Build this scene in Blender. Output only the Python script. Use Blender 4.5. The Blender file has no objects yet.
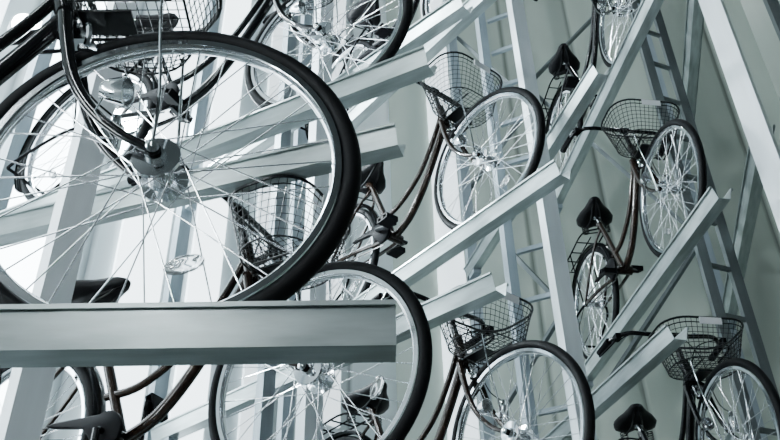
import bpy, bmesh, math, random
from mathutils import Vector, Matrix
random.seed(4)
SC=bpy.context.scene
COL=SC.collection
pi=math.pi
# ------------------------------------------------------------ materials
def mat(name,col,rough=.5,metal=0.,noise=0.,nscale=8.,bump=0.,bscale=40.,emit=None,es=0.,stretch=None,trans=0.,spec=.5):
    m=bpy.data.materials.new(name);m.use_nodes=True
    nt=m.node_tree;b=nt.nodes['Principled BSDF']
    b.inputs['Base Color'].default_value=(*col,1);b.inputs['Roughness'].default_value=rough;b.inputs['Metallic'].default_value=metal
    b.inputs['Transmission Weight'].default_value=trans;b.inputs['Specular IOR Level'].default_value=spec
    if noise or bump:
        tc=nt.nodes.new('ShaderNodeTexCoord');mp=nt.nodes.new('ShaderNodeMapping')
        nt.links.new(tc.outputs['Object'],mp.inputs['Vector'])
        if stretch: mp.inputs['Scale'].default_value=stretch
    if noise:
        n=nt.nodes.new('ShaderNodeTexNoise');n.inputs['Scale'].default_value=nscale;n.inputs['Detail'].default_value=5
        r=nt.nodes.new('ShaderNodeValToRGB')
        r.color_ramp.elements[0].position=.3;r.color_ramp.elements[1].position=.7
        r.color_ramp.elements[0].color=(*[c*(1-noise) for c in col],1);r.color_ramp.elements[1].color=(*[min(1,c*(1+noise)) for c in col],1)
        nt.links.new(mp.outputs[0],n.inputs['Vector']);nt.links.new(n.outputs['Fac'],r.inputs['Fac']);nt.links.new(r.outputs[0],b.inputs['Base Color'])
    if bump:
        n2=nt.nodes.new('ShaderNodeTexNoise');n2.inputs['Scale'].default_value=bscale
        bp=nt.nodes.new('ShaderNodeBump');bp.inputs['Strength'].default_value=bump
        nt.links.new(mp.outputs[0],n2.inputs['Vector']);nt.links.new(n2.outputs['Fac'],bp.inputs['Height']);nt.links.new(bp.outputs[0],b.inputs['Normal'])
    if emit: b.inputs['Emission Color'].default_value=(*emit,1);b.inputs['Emission Strength'].default_value=es
    return m
M={}
M['rubber']=mat('tire_rubber',(.003,.0033,.004),.6,noise=.3,bump=.3,bscale=120,spec=.12)
M['black']=mat('black_paint',(.003,.0033,.004),.16,spec=.45)
M['bronze']=mat('bronze_paint',(.022,.0135,.0095),.16,.25,noise=.2,spec=.5)
M['chrome']=mat('polished_alloy',(.88,.91,.94),.10,1.,noise=.06)
M['spoke']=mat('spoke_steel',(.92,.95,.98),.22,.85)
M['wire']=mat('black_coated_wire',(.004,.005,.006),.28,.0,spec=.35)
M['vinyl']=mat('saddle_vinyl',(.003,.003,.004),.5,bump=.2,bscale=90,spec=.2)
M['plastic']=mat('black_plastic',(.003,.003,.004),.5,spec=.06)
M['white']=mat('white_plate',(.85,.87,.9),.4)
M['clear']=mat('clear_reflector',(.95,.97,.98),.08,0,trans=.92)
M['rail']=mat('galvanised_rail_steel',(.45,.51,.51),.28,.6,noise=.2,nscale=7,bump=.04,bscale=50,stretch=(1,6,6))
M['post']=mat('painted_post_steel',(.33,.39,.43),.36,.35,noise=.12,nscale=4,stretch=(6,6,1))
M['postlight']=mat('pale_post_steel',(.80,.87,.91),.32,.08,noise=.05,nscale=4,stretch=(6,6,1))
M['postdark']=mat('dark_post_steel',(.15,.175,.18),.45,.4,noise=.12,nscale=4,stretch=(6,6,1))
M['housing']=mat('lamp_housing_white',(.8,.82,.82),.5)
M['tube']=mat('lamp_tube_glow',(1,1,1),.5,emit=(.88,.97,1.),es=160)
for i_,s_ in enumerate((1.8,4.5,13.0)): M['glow%d'%i_]=mat('glow_strip_emission',(.8,.85,.88),.4,emit=(.82,.94,1.),es=s_)  # emission for the glow strips added to brighten the walls
M['floor']=mat('concrete_floor',(.08,.085,.08),.8,noise=.2,nscale=3,bump=.2)
M['ceil']=mat('ceiling_panel',(.08,.09,.09),.8,noise=.1)
def wallmat(name,c):
    m=mat(name,c,.5,noise=.22,nscale=1.1,stretch=(1,1,.35));nt=m.node_tree;b=nt.nodes['Principled BSDF']
    ramp=[n for n in nt.nodes if n.type=='VALTORGB'][0]
    tc=nt.nodes.new('ShaderNodeTexCoord');sep=nt.nodes.new('ShaderNodeSeparateXYZ');nt.links.new(tc.outputs['Object'],sep.inputs[0])
    mo=nt.nodes.new('ShaderNodeMath');mo.operation='PINGPONG';mo.inputs[1].default_value=.30
    nt.links.new(sep.outputs['X'],mo.inputs[0])
    rp=nt.nodes.new('ShaderNodeValToRGB');e=rp.color_ramp.elements
    e[0].position=0;e[0].color=(.4,.4,.4,1);e[1].position=.03;e[1].color=(1,1,1,1)
    nt.links.new(mo.outputs[0],rp.inputs['Fac'])
    dv=nt.nodes.new('ShaderNodeMath');dv.operation='DIVIDE';dv.inputs[1].default_value=.6;nt.links.new(sep.outputs['X'],dv.inputs[0])
    fl=nt.nodes.new('ShaderNodeMath');fl.operation='FLOOR';nt.links.new(dv.outputs[0],fl.inputs[0])
    wn_=nt.nodes.new('ShaderNodeTexWhiteNoise');wn_.noise_dimensions='1D';nt.links.new(fl.outputs[0],wn_.inputs['W'])
    mr=nt.nodes.new('ShaderNodeMapRange');mr.inputs['To Min'].default_value=.72;mr.inputs['To Max'].default_value=1.15;nt.links.new(wn_.outputs['Value'],mr.inputs['Value'])
    mx=nt.nodes.new('ShaderNodeMixRGB');mx.blend_type='MULTIPLY';mx.inputs[0].default_value=1
    nt.links.new(ramp.outputs[0],mx.inputs[1]);nt.links.new(rp.outputs[0],mx.inputs[2])
    mx2=nt.nodes.new('ShaderNodeMixRGB');mx2.blend_type='MULTIPLY';mx2.inputs[0].default_value=1
    nt.links.new(mx.outputs[0],mx2.inputs[1]);nt.links.new(mr.outputs[0],mx2.inputs[2]);nt.links.new(mx2.outputs[0],b.inputs['Base Color'])
    bp=nt.nodes.new('ShaderNodeBump');bp.inputs['Strength'].default_value=.4;bp.inputs['Distance'].default_value=.02
    nt.links.new(rp.outputs[0],bp.inputs['Height']);nt.links.new(bp.outputs[0],b.inputs['Normal'])
    return m
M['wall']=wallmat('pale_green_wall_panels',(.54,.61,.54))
M['wall_glare']=wallmat('glare_whitened_wall_panels',(.72,.79,.80))  # left walls: whiter copy of the wall, glare put into the colour
M['walldark']=wallmat('low_bounce_wall_panels',(.045,.052,.052))  # out-of-view walls coloured dark to cut bounced light
# ------------------------------------------------------------ mesh helpers
class MB:
    def __init__(s): s.v=[];s.f=[]
    def tube(s,path,r,n=8,closed=False,cap=True):
        P=[Vector(p) for p in path];N=len(P)
        rs=r if isinstance(r,(list,tuple)) else [r]*N
        base=len(s.v);prev=None
        for i in range(N):
            if closed: t=(P[(i+1)%N]-P[i-1])
            else: t=P[min(i+1,N-1)]-P[max(i-1,0)]
            t.normalize()
            if prev is None:
                a=Vector((0,0,1)) if abs(t.z)<.9 else Vector((1,0,0))
                u=t.cross(a).normalized()
            else:
                u=prev-t*prev.dot(t)
                if u.length<1e-6: u=t.orthogonal()
                u.normalize()
            prev=u;w=t.cross(u)
            for k in range(n):
                an=2*pi*k/n
                s.v.append(P[i]+(u*math.cos(an)+w*math.sin(an))*rs[i])
        for i in range(N if closed else N-1):
            j=(i+1)%N
            for k in range(n):
                l=(k+1)%n
                s.f.append((base+i*n+k,base+i*n+l,base+j*n+l,base+j*n+k))
        if cap and not closed:
            s.f.append(tuple(base+k for k in range(n))[::-1]);s.f.append(tuple(base+(N-1)*n+k for k in range(n)))
        return s
    def lathe(s,prof,n=32,axis='y',c=(0,0,0),closedprof=False,a0=0,a1=2*pi):
        base=len(s.v);m=len(prof);full=abs(a1-a0-2*pi)<1e-6
        cnt=n if full else n+1
        for i in range(cnt):
            a=a0+(a1-a0)*i/n;ca,sa=math.cos(a),math.sin(a)
            for r,h in prof:
                if axis=='y': p=(r*ca,h,r*sa)
                elif axis=='x': p=(h,r*ca,r*sa)
                else: p=(r*ca,r*sa,h)
                s.v.append(Vector(p)+Vector(c))
        for i in range(n):
            j=(i+1)%n if full else i+1
            for k in range(m if closedprof else m-1):
                l=(k+1)%m
                s.f.append((base+i*m+k,base+i*m+l,base+j*m+l,base+j*m+k))
        return s
    def box(s,c,d,rotz=0):
        base=len(s.v);R=Matrix.Rotation(rotz,3,'Z')
        for x in(-1,1):
            for y in(-1,1):
                for z in(-1,1): s.v.append(R@Vector((x*d[0]/2,y*d[1]/2,z*d[2]/2))+Vector(c))
        for f in((0,1,3,2),(4,6,7,5),(0,4,5,1),(2,3,7,6),(0,2,6,4),(1,5,7,3)): s.f.append(tuple(base+i for i in f))
        return s
    def loft(s,rings,capped=True):
        base=len(s.v);m=len(rings[0])
        for r in rings:
            for p in r: s.v.append(Vector(p))
        for i in range(len(rings)-1):
            for k in range(m):
                l=(k+1)%m
                s.f.append((base+i*m+k,base+i*m+l,base+(i+1)*m+l,base+(i+1)*m+k))
        if capped:
            s.f.append(tuple(base+k for k in range(m))[::-1]);s.f.append(tuple(base+(len(rings)-1)*m+k for k in range(m)))
        return s
    def mesh(s,name,material,smooth=True):
        me=bpy.data.meshes.new(name);me.from_pydata([tuple(v) for v in s.v],[],s.f);me.update()
        bm=bmesh.new();bm.from_mesh(me);bmesh.ops.recalc_face_normals(bm,faces=bm.faces);bm.to_mesh(me);bm.free()
        if smooth:
            for p in me.polygons:p.use_smooth=True
            try: me.set_sharp_from_angle(angle=math.radians(40))
            except Exception: pass
        me.materials.append(M[material]);return me
def spl(pts,n=6):
    P=[Vector(p) for p in pts];out=[]
    for i in range(len(P)-1):
        p0=P[max(i-1,0)];p1=P[i];p2=P[i+1];p3=P[min(i+2,len(P)-1)]
        for k in range(n):
            t=k/n
            out.append(.5*((2*p1)+(p2-p0)*t+(2*p0-5*p1+4*p2-p3)*t*t+(3*p1-p0-3*p2+p3)*t**3))
    out.append(P[-1]);return out
def new(name,me,parent=None,loc=(0,0,0),rot=(0,0,0)):
    o=bpy.data.objects.new(name,me);COL.objects.link(o)
    o.location=loc;o.rotation_euler=rot
    if parent: o.parent=parent
    return o
# ------------------------------------------------------------ bicycle part meshes
R=.34;WB=1.10
ME={}
prof=[]
for k in range(14):
    a=2*pi*k/14
    rr=.0170*(1+.05*math.cos(a)); prof.append((.3225+rr*math.cos(a),.0170*math.sin(a)))
ME['tire']=MB().lathe(prof,96,closedprof=True).mesh('tire','rubber')
ME['rim']=MB().lathe([(.307,-.014),(.296,-.0135),(.291,-.008),(.290,0),(.291,.008),(.296,.0135),(.307,.014),(.303,.010),(.300,0),(.303,-.010)],96,closedprof=True).mesh('rim','chrome')
def lat(pts,nn=24,**k): return MB().lathe(pts,nn,**k)
ME['hub']=lat([(0.001,-.074),(.006,-.073),(.011,-.069),(.011,-.061),(.006,-.060),(.006,-.050),(.016,-.049),(.018,-.038),(.041,-.037),(.042,-.031),(.026,-.026),(.022,0),(.026,.026),(.042,.031),(.041,.037),(.018,.038),(.016,.049),(.006,.050),(.006,.060),(.011,.061),(.011,.069),(.006,.073),(.001,.074)]).mesh('hub','chrome')
ME['reflector']=MB().loft([[(.20+.016*math.cos(a)*s,y,.033*math.sin(a)*s) for a in [2*pi*k/20 for k in range(20)]] for s,y in((.8,-.006),(1,-.002),(1,.002),(.8,.006))]).mesh('wheel_reflector','clear')
NS=36
for sd in(0,1):
    for se in(0,1):
        y=.034 if sd else -.034;a=(1 if se else -1)*math.radians(68)
        ME['spoke%d%d'%(sd,se)]=MB().tube([(.038*math.cos(a),y,.038*math.sin(a)),(.293,y*.08,0)],.0014,5).mesh('spoke','spoke')
for c in('black','bronze'):
    b=MB()
    b.tube(spl([(.862,0,.72),(.79,0,.60),(.685,0,.445),(.575,0,.335),(.46,0,.285)]),.0185,12)
    b.tube(spl([(.845,0,.80),(.775,0,.68),(.66,0,.54),(.50,0,.45),(.365,0,.44)]),.0125,12)
    b.tube([(.878,0,.675),(.835,0,.835)],.021,14)
    b.tube([(.46,0,.285),(.277,0,.72)],.016,12)
    b.tube([(.46,-.038,.285),(.46,.038,.285)],.024,14)
    b.tube([(.277,0,.695),(.269,0,.725)],.020,12)
    for s in(-1,1):
        b.tube(spl([(.45,s*.03,.28),(.36,s*.035,.285),(.22,s*.05,.31),(0,s*.056,.34)],4),.0095,8)
        b.tube(spl([(.30,s*.014,.665),(.25,s*.035,.61),(.15,s*.052,.50),(0,s*.056,.34)],4),.0075,8)
        b.lathe([(.001,-.003),(.016,-.003),(.016,.003),(.001,.003)],14,c=(0,s*.056,.34))
    ME['frame_'+c]=b.mesh('frame',c)
    b=MB()
    for s in(-1,1):
        pth=spl([(.882,s*.040,.69),(.905,s*.046,.60),(.935,s*.05,.51),(.98,s*.053,.435),(1.04,s*.055,.375),(1.10,s*.055,.34)])
        b.tube(pth,[.0142-.00022*k for k in range(len(pth))],10)
        b.lathe([(.001,-.003),(.012,-.003),(.012,.003),(.001,.003)],14,c=(1.10,s*.055,.34))
    b.tube(spl([(.882,-.042,.69),(.877,-.022,.705),(.875,0,.708),(.877,.022,.705),(.882,.042,.69)],3),.016,10)
    b.tube([(.874,0,.70),(.876,0,.678)],.018,12)
    ME['fork_'+c]=b.mesh('fork',c)
def postmesh(dz):
    b=MB();b.tube([(.276,0,.722),(.255,0,.775+dz*.6),(.25,0,.80+dz)],.0125,12);b.lathe([(.001,-.02),(.012,-.02),(.012,.02),(.001,.02)],12,c=(.245,0,.79+dz))
    return b.mesh('seat_post','chrome')
rings=[]
for x,w,zt,zb in((-.130,.045,.020,-.010),(-.120,.084,.030,-.024),(-.092,.106,.034,-.034),(-.05,.109,.031,-.033),(0,.088,.026,-.028),(.040,.060,.026,-.025),(.080,.042,.025,-.023),(.112,.031,.020,-.020),(.130,.017,.011,-.011)):
    ring=[]
    for k in range(16):
        a=2*pi*k/16;cy=math.cos(a);sz=math.sin(a)
        y=w*(abs(cy)**.75)*(1 if cy>=0 else -1)
        z=(zt*(abs(sz)**.7) if sz>0 else zb*(abs(sz)**.8) if abs(cy)>.25 else zb*.35)
        ring.append((x,y,z))
    rings.append(ring)
ME['saddle']=MB().loft(rings).mesh('saddle','vinyl')
b=MB()
for s in(-1,1):
    b.tube(spl([(.10,s*.012,-.015),(.05,s*.022,-.04),(-.02,s*.03,-.045),(-.07,s*.055,-.055)],4),.0035,6)
    b.tube([(-.085+.018*math.cos(t*2*pi),s*.062+.018*math.sin(t*2*pi),-.085+.012*t) for t in [k/12 for k in range(49)]],.0028,5)
b.tube([(-.085,-.075,-.088),(-.085,.075,-.088)],.004,6)
ME['springs']=b.mesh('saddle_spring','wire')
b=MB();side=[(.60,.285,.985),(.70,.275,.992),(.775,.21,1.0),(.80,.09,.985),(.803,0,.98)]
b.tube(spl(side+[(x,-y,z) for x,y,z in side[-2::-1]]),.011,10)
b.tube([(.835,0,.835),(.806,0,.945),(.803,0,.98)],.0125,12);b.tube([(.803,-.022,.98),(.803,.022,.98)],.018,12)
ME['handlebar']=b.mesh('handlebar','black')
ME['grip']=MB().tube([(-.002,0,-.001),(0,0,0),(.05,-.003,.003),(.11,-.008,.008),(.115,-.008,.008)],[.012,.0175,.016,.0175,.013],12).mesh('grip','plastic')
b=MB();b.tube(spl([(.14,-.02,.0),(.15,.0,-.03),(.10,.012,-.038),(.0,.02,-.034)],4),.0055,6);b.box((.145,-.02,-.005),(.035,.025,.03))
ME['lever']=b.mesh('brake_lever','plastic')
ME['bell']=MB().lathe([(.001,.02),(.012,.018),(.02,.01),(.022,0),(.001,0)],16,axis='z').mesh('bell','chrome')
# basket
b=MB();zb,zt=.722,.893;cx0,cx1=.990,.995;HX0,HX1,HY0,HY1=.112,.140,.148,.192;RC=.10
def rect(z):
    t=(z-zb)/(zt-zb);return cx0+(cx1-cx0)*t,HX0+(HX1-HX0)*t,HY0+(HY1-HY0)*t
def ring_pts(z,rc=RC):
    cx,hx,hy=rect(z);pts=[]
    for qx,qy,a0 in((1,1,0),(-1,1,90),(-1,-1,180),(1,-1,270)):
        for k in range(7):
            a=math.radians(a0+k*15);pts.append((cx+qx*(hx-rc)+rc*math.cos(a),qy*(hy-rc)+rc*math.sin(a),z))
    return pts
for i in range(9): b.tube(ring_pts(zb+(zt-zb)*i/8),.005 if i==8 else (.003 if i in(0,7) else .0015),6 if i in(0,8) else 4,closed=True)
hxb,hyb=HX0,HY0
T=ring_pts(zt);B=ring_pts(zb)
def resample(P,n):
    P=[Vector(p) for p in P]+[Vector(P[0])];L=[0]
    for i in range(1,len(P)):L.append(L[-1]+(P[i]-P[i-1]).length)
    out=[];j=0
    for k in range(n):
        d=L[-1]*k/n
        while L[j+1]<d:j+=1
        f=(d-L[j])/(L[j+1]-L[j]);out.append(P[j].lerp(P[j+1],f))
    return out
for p,q in zip(resample(T,46),resample(B,46)): b.tube([p,q],.0015,4)
for k in range(-5,6):
    t=k/5.8; e=(1-max(0,abs(t)*hxb-(hxb-RC))**2/RC**2)**.5; b.tube([(cx0+hxb*t,(hyb-RC)+RC*e,zb),(cx0+hxb*t,-(hyb-RC)-RC*e,zb)],.0015,4)
for k in range(-6,7):
    t=k/6.8; e=(1-max(0,abs(t)*hyb-(hyb-RC))**2/RC**2)**.5; b.tube([(cx0+(hxb-RC)+RC*e,hyb*t,zb),(cx0-(hxb-RC)-RC*e,hyb*t,zb)],.0015,4)
for s in(-1,1): b.tube([(cx0-.09,s*.05,zb-.003),(cx0+.09,s*.05,zb-.003)],.004,6)
ME['basket']=b.mesh('basket','wire')
ME['plate']=MB().box((0,0,0),(.004,.10,.03)).mesh('white_plate','white',False)
ME['stay']=MB().tube(spl([(1.10,0,.345),(1.10,.012,.45),(1.085,.03,.6),(1.075,.035,.72)],4),.003,6).mesh('basket_stay','chrome')
b=MB();b.tube([(.868,0,.745),(.89,0,.735),(.92,0,.714)],.008,8);b.box((.95,0,.712),(.10,.06,.006))
ME['bracket']=b.mesh('basket_bracket','wire')
b=MB();b.lathe([(.001,-.030),(.012,-.029),(.020,-.016),(.026,.008),(.028,.016),(.025,.017)],20,axis='x')
b.tube([(-.01,0,.0),(-.035,.018,.0)],.006,6);b.tube([(-.02,0,-.01),(-.03,.01,-.04),(.01,.03,-.08)],.002,5)
ME['lamp']=b.mesh('headlight','chrome')
ME['lens']=MB().lathe([(.026,.015),(.018,.024),(.001,.027)],20,axis='x').mesh('lens','clear')
b=MB()
def stad(gr):
    pts=[]
    for k in range(15):
        a=math.radians(-100+k*215/14);pts.append((.46+(.062+gr)*math.cos(a),.285+(.062+gr)*math.sin(a)))
    pts+=[(.26,.352+gr),(.23-gr,.345),(.26,.335-gr),(.38,.310-gr*.5)]
    return pts
b.loft([[(x,-.066,z) for x,z in stad(-.005)],[(x,-.070,z) for x,z in stad(0)],[(x,-.080,z) for x,z in stad(0)],[(x,-.084,z) for x,z in stad(-.005)]])
ME['guard']=b.mesh('chain_guard','plastic')
b=MB();b.tube([(0,-.10,0),(0,.075,0)],.009,10)
b.tube([(0,-.105,0),(.14,-.108,-.045)],[.011,.009],8);b.tube([(0,.07,0),(-.14,.075,.045)],[.011,.009],8)
ME['crank']=b.mesh('crank','black')
b=MB();b.tube([(.45,-.055,.345),(.02,-.055,.365)],.003,5);b.tube([(.45,-.055,.228),(.02,-.055,.312)],.003,5)
ME['chain']=b.mesh('chain','wire')
b=MB();b.box((0,-.035,.011),(.07,.066,.005));b.box((0,-.035,-.011),(.07,.066,.005));b.box((.033,-.035,0),(.005,.066,.022));b.box((-.033,-.035,0),(.005,.066,.022));b.tube([(0,.01,0),(0,-.068,0)],.008,8)
ME['pedal']=b.mesh('pedal','plastic')
b=MB();b.lathe([(.352,-.027),(.362,-.018),(.366,0),(.362,.018),(.352,.027),(.350,.025),(.359,.016),(.363,0),(.359,-.016),(.350,-.025)],40,closedprof=True,a0=math.radians(5),a1=math.radians(205),c=(0,0,.34))
for s in(-1,1): b.tube([(0,s*.062,.34),(-.33,s*.028,.25)],.0025,5)
ME['fender']=b.mesh('rear_fender','black')
b=MB()
for s in(-1,1):
    b.tube(spl([(.27,s*.02,.69),(.15,s*.065,.735),(-.05,s*.065,.735),(-.27,s*.06,.73)],4),.005,6)
    b.tube([(-.08,s*.065,.733),(-.01,s*.064,.35)],.0045,6)
for x in(-.27,-.15,-.05,.06): b.tube([(x,-.064,.734),(x,.064,.734)],.004,6)
b.tube([(-.26,0,.738),(.12,0,.738)],.004,6)
ME['carrier']=b.mesh('carrier_rack','plastic')
b=MB()
for s in(-1,1): b.tube(spl([(.0,s*.066,.33),(-.06,s*.09,.30),(-.22,s*.10,.25),(-.29,s*.10,.22)],3),.007,6)
b.tube([(-.29,-.10,.22),(-.29,.10,.22)],.007,6)
ME['stand']=b.mesh('kickstand','plastic')
ME['cable1']=MB().tube(spl([(.73,-.25,.975),(.82,-.21,.97),(.84,-.09,.935),(.845,-.03,.80),(.892,-.02,.70)]),.0028,6).mesh('brake_cable','plastic')
ME['cable2']=MB().tube(spl([(.73,.25,.975),(.82,.20,.96),(.84,.07,.90),(.835,.02,.74),(.78,.02,.62),(.62,.02,.42)]),.0028,6).mesh('brake_cable','plastic')
ME['cable3']=MB().tube(spl([(.80,.05,.97),(.835,.09,.86),(.86,.085,.72),(.91,.075,.60),(.965,.078,.54)]),.0022,6).mesh('lamp_cable','plastic')
b=MB();b.box((.905,0,.665),(.03,.03,.03))
for s in(-1,1):
    b.tube(spl([(.91,0,.675),(.925,s*.03,.672),(.935,s*.035,.645),(.93,s*.024,.622)],3),.006,6);b.box((.932,s*.021,.62),(.035,.008,.012))
ME['brake']=b.mesh('front_brake','chrome')
b=MB();b.lathe([(.001,-.045),(.014,-.044),(.019,-.03),(.019,.02),(.012,.028),(.010,.045),(.001,.046)],18,axis='z',c=(.975,.078,.49));b.box((.972,.062,.47),(.02,.03,.02))
ME['dynamo']=b.mesh('dynamo','chrome')

def wheel(name,bike,x,th):
    w=new(name,None,bike,(x,0,R),(0,th,0));w.empty_display_size=.1
    new('tire',ME['tire'],w);new('rim',ME['rim'],w);new('hub',ME['hub'],w)
    new('wheel_reflector',ME['reflector'],w)
    for i in range(NS):
        new('spoke',ME['spoke%d%d'%(i%2,(i//2)%2)],w,rot=(0,2*pi*(i+.5)/NS,0))
def bicycle(X,Y,Z,yaw,c,label,th=0.,sdz=0.,sr=0.,sdx=0.,ca=0.):
    """X,Y,Z = front hub position"""
    a=math.radians(yaw)
    e=bpy.data.objects.new('bicycle',None);COL.objects.link(e);e.empty_display_size=.2
    e.location=(X-WB*math.cos(a),Y-WB*math.sin(a),Z-R);e.rotation_euler=(0,0,a)
    e['label']=label;e['category']='bicycle';e['group']='parked city bicycles'
    new('frame',ME['frame_'+c],e);new('fork',ME['fork_'+c],e)
    wheel('front_wheel',e,WB,th);wheel('rear_wheel',e,0,random.uniform(0,6))
    new('seat_post',postmesh(sdz),e)
    s=new('saddle',ME['saddle'],e,(.235+sdx,0,.838+sdz),(0,math.radians(-5),math.radians(sr)));new('saddle_spring',ME['springs'],s)
    h=new('handlebar',ME['handlebar'],e)
    for sg in(-1,1):
        g=new('grip',ME['grip'],h,(.595,sg*.285,.984));g.scale=(1,sg,1)
        l=new('brake_lever',ME['lever'],h,(.62,sg*.28,.986));l.scale=(1,sg,1)
    new('bell',ME['bell'],h,(.77,.12,.998))
    k=new('basket',ME['basket'],e);new('white_plate',ME['plate'],k,(1.139,0,.876),(0,math.radians(8),0))
    for sg in(-1,1):
        q=new('basket_stay',ME['stay'],e,(0,sg*.066,0));q.scale=(1,sg,1)
    new('basket_bracket',ME['bracket'],e);new('front_brake',ME['brake'],e);new('dynamo',ME['dynamo'],e)
    l=new('headlight',ME['lamp'],e,(1.03,-.078,.45),(0,math.radians(8),0));new('lens',ME['lens'],l)
    new('chain_guard',ME['guard'],e);new('chain',ME['chain'],e);cr=new('crank',ME['crank'],e,(.46,0,.285),(0,math.radians(ca),0))
    new('pedal',ME['pedal'],cr,(.14,-.117,-.045));p=new('pedal',ME['pedal'],cr,(-.14,.085,.045));p.scale=(1,-1,1)
    new('rear_fender',ME['fender'],e);new('carrier_rack',ME['carrier'],e);new('kickstand',ME['stand'],e)
    new('brake_cable',ME['cable1'],e);new('brake_cable',ME['cable2'],e);new('lamp_cable',ME['cable3'],e)
    return e
# ------------------------------------------------------------ rails
RH=.052
def railmesh():
    cl=[(-.053,RH-.008),(-.053,RH),(-.044,RH+.001),(-.026,-.007),(.026,-.007),(.044,RH+.001),(.053,RH),(.053,RH-.008)]
    t=.0025
    P=[Vector((y,z)) for y,z in cl];N=len(P);off=[]
    for i in range(N):
        d=(P[min(i+1,N-1)]-P[max(i-1,0)]).normalized();off.append(P[i]+Vector((d.y,-d.x))*t)
    sec=[(p.x,p.y) for p in P]+[(p.x,p.y) for p in off[::-1]]
    return MB().loft([[(x,y,z) for y,z in sec] for x in(-.40,.3,.9,1.49)]).mesh('bike_rail','rail',False)
ME['rail']=railmesh()
b=MB();b.box((-.34,0,-.025),(.12,.05,.03));b.box((-.385,0,-.06),(.03,.05,.10));
ME['rb']=b.mesh('support_bracket','post',False)
def rail(X,Y,Z,yaw,label):
    a=math.radians(yaw)
    o=new('bike_rail',ME['rail'],None,(X-WB*math.cos(a),Y-WB*math.sin(a),Z),(0,0,a))
    o['label']=label;o['category']='rail';o['group']='bike parking rails'
    new('support_bracket',ME['rb'],o)
cols={'A':(-.386,1.123,1.5),'D':(-.209,2.074,-26.2),'C':(.422,2.857,-51.),'F':(1.351,3.284,-81.2)}
bk=[('A',.927,'black','black city bicycle with wire basket standing in a steel rail',math.radians(72),0,0,0,0),
('D',1.001,'bronze','dark brown city bicycle with black basket and chain guard',.4,.0,0,0,72),
('I',2.298,'black','black city bicycle standing high in a steel rail',2.,0,0,0,30),
('C',2.375,'bronze','brown city bicycle with black wire basket and low frame',1.1,-.06,-15,.04,0),
('E',1.13,'bronze','brown city bicycle with black basket on a lower rail',3.,-.05,-15,.03,50),
('J',3.63,'black','black city bicycle on the top rail',.3,0,-15,.03,0),
('F',2.51,'bronze','brown city bicycle with swept handlebar and wire basket',2.2,0,-18,0,20),
('G',1.235,'black','black city bicycle with basket below another bicycle',.8,-.02,-18,0,0),
('H',3.81,'black','dark city bicycle on an upper rail beside the wall',4.,0,-18,0,0)]
cm={'A':'A','D':'D','I':'D','C':'C','E':'C','J':'C','F':'F','G':'F','H':'F'}
for n,z,c,lab,th,sdz,sr,sdx,ca in bk:
    X,Y,yw=cols[cm[n]]
    bicycle(X,Y,z,yw,c,lab,th,sdz,sr,sdx,ca);rail(X,Y,z-R-.001,yw,'galvanised steel channel rail carrying a bicycle')
def endrail(ex,ey,z,yaw):
    a=math.radians(yaw);rail(ex-.39*math.cos(a),ey-.39*math.sin(a),z,yaw,'empty galvanised steel channel bicycle rail')
emp=[(.035,1.83,1.568,-17),(.35,2.445,2.87,-41),(.36,2.445,1.465,-41),(1.10,2.95,1.54,-74),(1.04,2.95,2.97,-74),(1.77,3.05,2.64,-102),(1.77,3.05,3.93,-102)]
for e in emp: endrail(*e)
# ------------------------------------------------------------ posts
Z0,Z1=-1.6,8.0
def post(x,y,w,d,ang,m='post',label='tall pale blue-grey steel rack post'):
    t=.006;s=[(-w/2,0),(w/2,0),(w/2,d),(w/2-.015,d),(w/2-.015,d-t),(w/2-t,d-t),(w/2-t,t),(-w/2+t,t),(-w/2+t,d-t),(-w/2+.015,d-t),(-w/2+.015,d),(-w/2,d)]
    me=MB().loft([[(px,py,z) for px,py in s] for z in(0,Z1-Z0)]).mesh('rack_post',m,False)
    o=new('rack_post',me,None,(x,y,Z0),(0,0,math.radians(ang)))
    o['label']=label;o['category']='post';o['group']='rack posts';return o
CX,CY=1.63,1.33
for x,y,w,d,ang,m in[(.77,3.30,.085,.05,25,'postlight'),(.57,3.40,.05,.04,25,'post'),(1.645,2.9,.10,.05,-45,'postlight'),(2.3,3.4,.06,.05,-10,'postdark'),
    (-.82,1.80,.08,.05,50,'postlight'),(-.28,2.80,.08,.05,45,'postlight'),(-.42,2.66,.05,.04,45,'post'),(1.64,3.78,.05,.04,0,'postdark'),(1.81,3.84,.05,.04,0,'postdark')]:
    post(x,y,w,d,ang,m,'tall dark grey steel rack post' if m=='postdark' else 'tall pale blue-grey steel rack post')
clist=list(cols.values())
def fromend(ex,ey,yw):
    a=math.radians(yw);return (ex-.39*math.cos(a),ey-.39*math.sin(a),yw)
clist+=[fromend(.035,1.83,-17),fromend(.35,2.445,-41),fromend(1.07,2.95,-74),fromend(1.77,3.05,-102)]
outer={}
for X,Y,yw in clist:
    a=math.radians(yw);k=WB+.415
    outer[yw]=(X-k*math.cos(a),Y-k*math.sin(a))
    post(X-k*math.cos(a),Y-k*math.sin(a),.07,.05,yw+90,'post','tall steel post behind the bicycle rails')
def bar(p,q,z,h=.022,d=.02,m='post'):
    o=new('ladder_rung',MB().box((0,0,0),((Vector(q)-Vector(p)).length,d,h)).mesh('ladder_rung',m,False),None,((p[0]+q[0])/2,(p[1]+q[1])/2,z),(0,0,math.atan2(q[1]-p[1],q[0]-p[0])))
    o['label']='short steel cross bar between two rack posts';o['category']='cross bar';o['group']='ladder rungs'
for k in range(14): bar((.735,3.34),(.60,3.405),.9+.27*k)
for k in range(13): bar((1.667,3.80),(1.783,3.85),1.5+.3*k,m='postdark')
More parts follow.
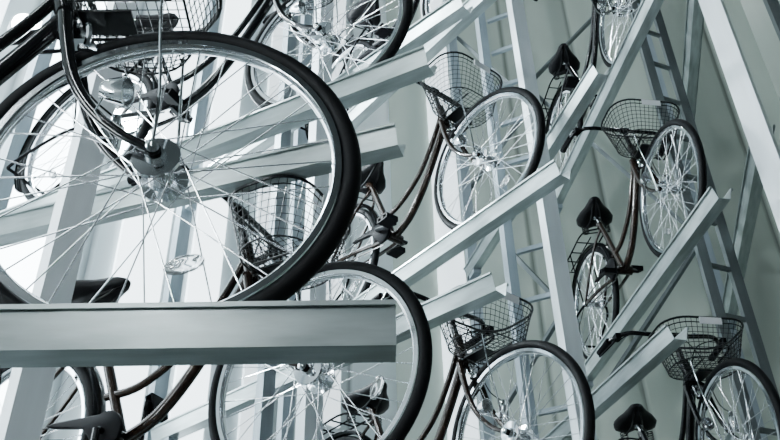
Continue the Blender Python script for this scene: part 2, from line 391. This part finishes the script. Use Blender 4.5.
def brace(p,q,m='postdark'):
    p=Vector(p);q=Vector(q);c=(p+q)/2
    o=new('diagonal_brace',MB().tube([p-c,q-c],.020,4).mesh('diagonal_brace',m,False),None,tuple(c))
    o['label']='dark flat steel diagonal brace between rack posts';o['category']='brace';o['group']='rack braces'
def zig(a,b_,zs,off=.085):
    A_=Vector(outer[a]);B_=Vector(outer[b_]);o_=((A_+B_)/2-Vector((CX,CY))).normalized()*off;A_=A_+o_;B_=B_+o_
    for i in range(len(zs)-1):
        p,q=(A_,B_) if i%2 else (B_,A_);brace((p.x,p.y,zs[i]),(q.x,q.y,zs[i+1]-.05))
zig(-81.2,-102,[.6,2.0,3.4,4.8,6.2]);zig(-74,-81.2,[1.0,1.9,2.8,3.7,4.6,5.5])
# ------------------------------------------------------------ shell
ri=3.9;names=['east','northeast','north','northwest','west','southwest','south','southeast']
wm={'north':'wall','northeast':'wall','northwest':'wall_glare','west':'wall_glare'}
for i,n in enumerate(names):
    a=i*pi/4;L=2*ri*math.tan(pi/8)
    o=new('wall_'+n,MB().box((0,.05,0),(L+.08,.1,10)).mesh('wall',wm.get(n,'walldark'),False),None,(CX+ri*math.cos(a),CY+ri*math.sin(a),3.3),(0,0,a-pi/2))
    o['kind']='structure'
f=new('floor',MB().box((0,0,-.05),(8.4,8.4,.1)).mesh('floor','floor',False),None,(CX,CY,-1.6));f['kind']='structure'
f=new('ceiling',MB().box((0,0,.05),(8.4,8.4,.1)).mesh('ceiling','ceil',False),None,(CX,CY,8.1));f['kind']='structure'
# ------------------------------------------------------------ added glow strips, flood lamps and added fill lamps on the walls
def wallspot(wa,s):
    a=math.radians(wa);n=Vector((math.cos(a),math.sin(a)));t=Vector((math.sin(a),-math.cos(a)))
    return Vector((CX,CY))+n*(ri-.046)+t*s,a-pi/2
wn=0  # emissive strips added to whiten the left walls; west pair is unseen fill
for wa,s,wd,z0,z1,st in((135,-1.46,.20,.6,7,1),(135,-.94,.34,1.2,7,2),(135,-.32,.28,.6,7,1),(135,.08,.20,1.2,7,1),(135,.50,.20,1.5,7,0),(135,1.0,.22,2,7,0),(180,1.3,.3,.5,7,2),(180,.75,.3,.5,7,2),(90,-1.2,.2,1,7,0)):
    wn+=1;q,r_=wallspot(wa,s)
    o=new('glow_strip_%d'%wn,MB().box((0,.035,0),(wd,.02,z1-z0)).mesh('glow_strip','glow%d'%st,False),None,(q.x,q.y,(z0+z1)/2),(0,0,r_));o['kind']='structure'
def arealight(o,sx,sy,power):
    ld=bpy.data.lights.new('lamp_light','AREA');ld.shape='RECTANGLE';ld.size=sx;ld.size_y=sy;ld.energy=power;ld.color=(.83,.95,1.)
    lo=bpy.data.objects.new('lamp_light',ld);COL.objects.link(lo);lo.parent=o;lo.location=(0,-.10,0);lo.rotation_euler=(-pi/2,0,0)
def lamp(wa,s,z,L=1.4,power=60):  # unseen fill light, added to brighten rail faces and the north wall
    q,r_=wallspot(wa,s)
    o=new('fill_lamp',MB().box((0,.03,0),(.09,.03,L+.06)).mesh('lamp_housing','housing',False),None,(q.x,q.y,z),(0,0,r_))
    o['label']='added fill light tube on the wall';o['category']='lamp';o['group']='added fill lights'
    new('fill_tube',MB().tube([(0,-.012,-L/2),(0,-.012,L/2)],.022,12).mesh('fill_tube','tube'),o)
    arealight(o,.12,L,power)
def flood(wa,s,z,r,power):
    q,r_=wallspot(wa,s)
    o=new('flood_lamp',MB().lathe([(.001,.045),(r*.6,.045),(r,.0),(r*1.08,-.06),(r*1.02,-.062),(r*.95,-.01),(.001,.0)],32).mesh('lamp_housing','housing'),None,(q.x,q.y,z),(0,0,r_))
    o['label']='round bright white flood lamp on the wall';o['category']='lamp';o['group']='wall flood lamps'
    new('lamp_lens',MB().lathe([(.001,-.05),(r*.6,-.045),(r*.95,-.03),(r*.95,-.02),(.001,-.02)],32).mesh('lamp_lens','tube'),o)
    arealight(o,r*1.6,r*1.6,power)
flood(135,-.58,3.25,.16,125)
flood(135,-1.22,3.6,.11,50)
flood(180,.3,4.0,.13,65)
lamp(90,1.1,7.3,1.2,26)
lamp(180,-1.0,1.1,1.4,6)
lamp(225,-.2,1.2,1.4,4)
lamp(225,.8,3.0,1.4,8)
w=bpy.data.worlds.new('World');SC.world=w;w.use_nodes=True
w.node_tree.nodes['Background'].inputs[0].default_value=(.6,.7,.8,1);w.node_tree.nodes['Background'].inputs[1].default_value=.03
# ------------------------------------------------------------ camera
p=math.radians(35.85);r=.026
F=Vector((0,math.cos(p),math.sin(p)));Rt=Vector((1,0,0));U=Vector((0,-math.sin(p),math.cos(p)))
R2=Rt*math.cos(r)-U*math.sin(r);U2=Rt*math.sin(r)+U*math.cos(r)
cd=bpy.data.cameras.new('camera');cd.lens=36*859/780;cd.sensor_width=36;cd.clip_start=.02
co=bpy.data.objects.new('camera',cd);COL.objects.link(co)
m=Matrix((R2,U2,-F)).transposed().to_4x4();co.matrix_world=m
SC.camera=co
